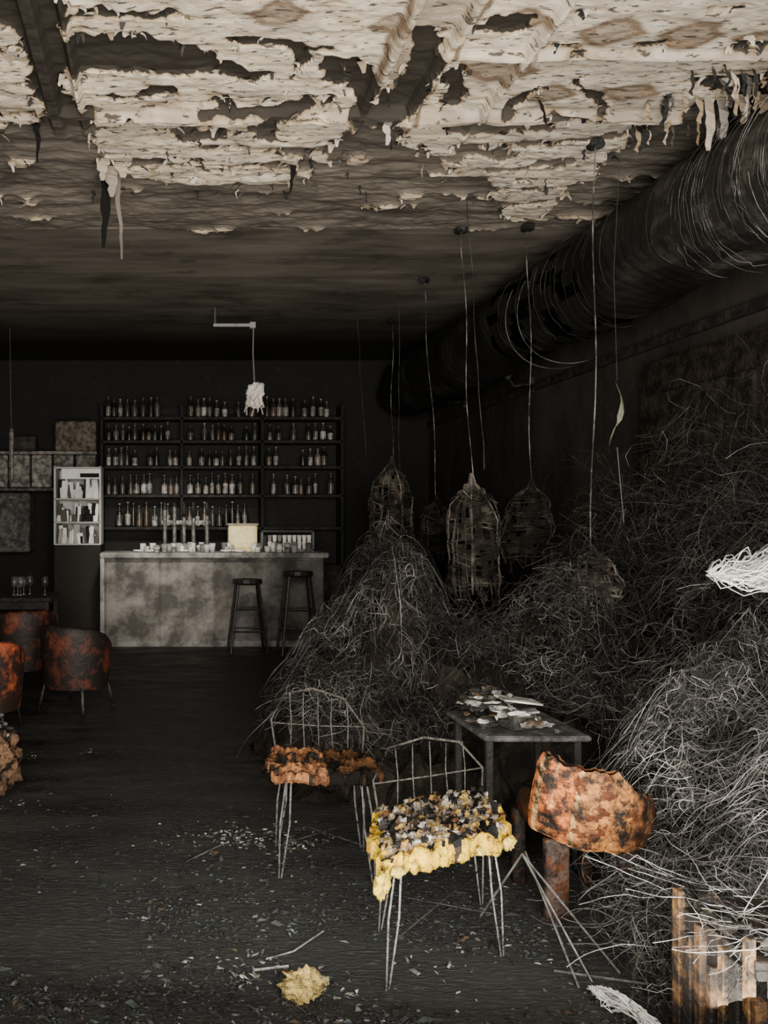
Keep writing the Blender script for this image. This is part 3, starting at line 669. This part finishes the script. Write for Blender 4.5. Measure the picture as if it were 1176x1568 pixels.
q.obj('foam_chunk',M_foam,True)
# floor debris
q=MB()
pal=[g(.01)]*6+[g(.03,-.05)]*4+[g(.07,-.04)]*3+[g(.14,-.03)]*1+[(.05,.065,.055,1),(.04,.06,.065,1),(.08,.055,.035,1)]
def chip(x,y,s,c):
    a=R.uniform(0,6.28);M=Matrix.Rotation(a,3,'Z')@Matrix.Rotation(R.uniform(-.6,.6),3,'X')
    k=R.uniform(.5,1);pts=[M@Vector((px*s*R.uniform(.5,1.9),py*s*R.uniform(.4,1.0)*k,pz*s*.6)) for px,py,pz in((-1,-1,0),(1,-1,.2),(1.3,.6,0),(-.6,1,.3),(0,0,1))]
    q.add([p+Vector((x,y,.004+s*.2)) for p in pts],[(0,1,4),(1,2,4),(2,3,4),(3,0,4),(3,2,1,0)],c)
n_=0
while n_<11000:
    y=1.9+abs(R.gauss(0,1))*0.8; x=R.uniform(-.25*y-.1,.85*y)
    if y>4.6 or nz(x*1.3,y*2.2,3)<0.0+R.uniform(-.25,.15): continue
    n_+=1
    c=R.choice(pal); s=R.uniform(.0015,.009)
    r_=R.random()
    if r_<.006: c=g(.5,.02)
    elif r_<.025: c=g(.25,-.02)
    if r_>.96: s*=2.2; 
    chip(x,y,s,c)
for (cx,cy,n,sp) in ((.38,3.55,200,.15),(.30,2.52,80,.10),(.62,3.5,60,.08),(-.85,4.8,25,.08),(-.5,4.9,12,.06),(.55,2.42,40,.06),(.9,2.55,40,.2),(-.75,4.0,20,.1)):
    for i in range(n):
        chip(cx+R.gauss(0,sp),cy+R.gauss(0,sp)*.6,R.uniform(.003,.012),R.choice([g(.35,.02),g(.2,.1),(.15,.18,.12,1),g(.55,.05),g(.05),g(.05)]))
q.obj('floor_debris',M_char)

# ------------------------------------------------------------------ lights / world / camera
def area(name,loc,target,sx,sy,e,col=(1,1,1)):
    l=bpy.data.lights.new(name,'AREA'); l.shape='RECTANGLE'; l.size=sx; l.size_y=sy; l.energy=e; l.color=col
    o=bpy.data.objects.new(name,l); o.location=loc; o.rotation_euler=(Vector(target)-Vector(loc)).to_track_quat('-Z','Y').to_euler(); bpy.context.scene.collection.objects.link(o)
area('storefront_daylight',(.2,-1.2,2.3),(1.2,5,2.6),4.0,1.8,380,(1,.95,.86))
area('ceiling_fill_light',(1.0,1.6,.6),(1.3,4.4,3.8),3.0,1.2,170,(1,.94,.83))  # added fill lamp inside the room, brightens the ceiling
def spot(name,loc,target,e,ang,col=(1,1,1),rad=.2):
    l=bpy.data.lights.new(name,'SPOT'); l.energy=e; l.spot_size=math.radians(ang); l.spot_blend=.6; l.color=col; l.shadow_soft_size=rad
    o=bpy.data.objects.new(name,l); o.location=loc; o.rotation_euler=(Vector(target)-Vector(loc)).to_track_quat('-Z','Y').to_euler(); bpy.context.scene.collection.objects.link(o)
spot('bar_fill_spot',(.0,6.6,3.5),(.15,9.5,1.25),460,42,(1,.93,.80))  # added spot that brightens the bar, no fixture belongs to it
w=bpy.data.worlds.new('World'); bpy.context.scene.world=w; w.use_nodes=True
w.node_tree.nodes['Background'].inputs[0].default_value=(1,.95,.88,1); w.node_tree.nodes['Background'].inputs[1].default_value=.22
cam=bpy.data.cameras.new('camera'); co=bpy.data.objects.new('camera',cam); bpy.context.scene.collection.objects.link(co)
cam.sensor_fit='AUTO'; cam.sensor_width=36; cam.lens=36*1150/1568; cam.shift_x=338/1568; cam.shift_y=16/1568
co.location=(0,0,CAMZ); co.rotation_euler=(math.radians(90),0,0); cam.clip_start=.05
bpy.context.scene.camera=co
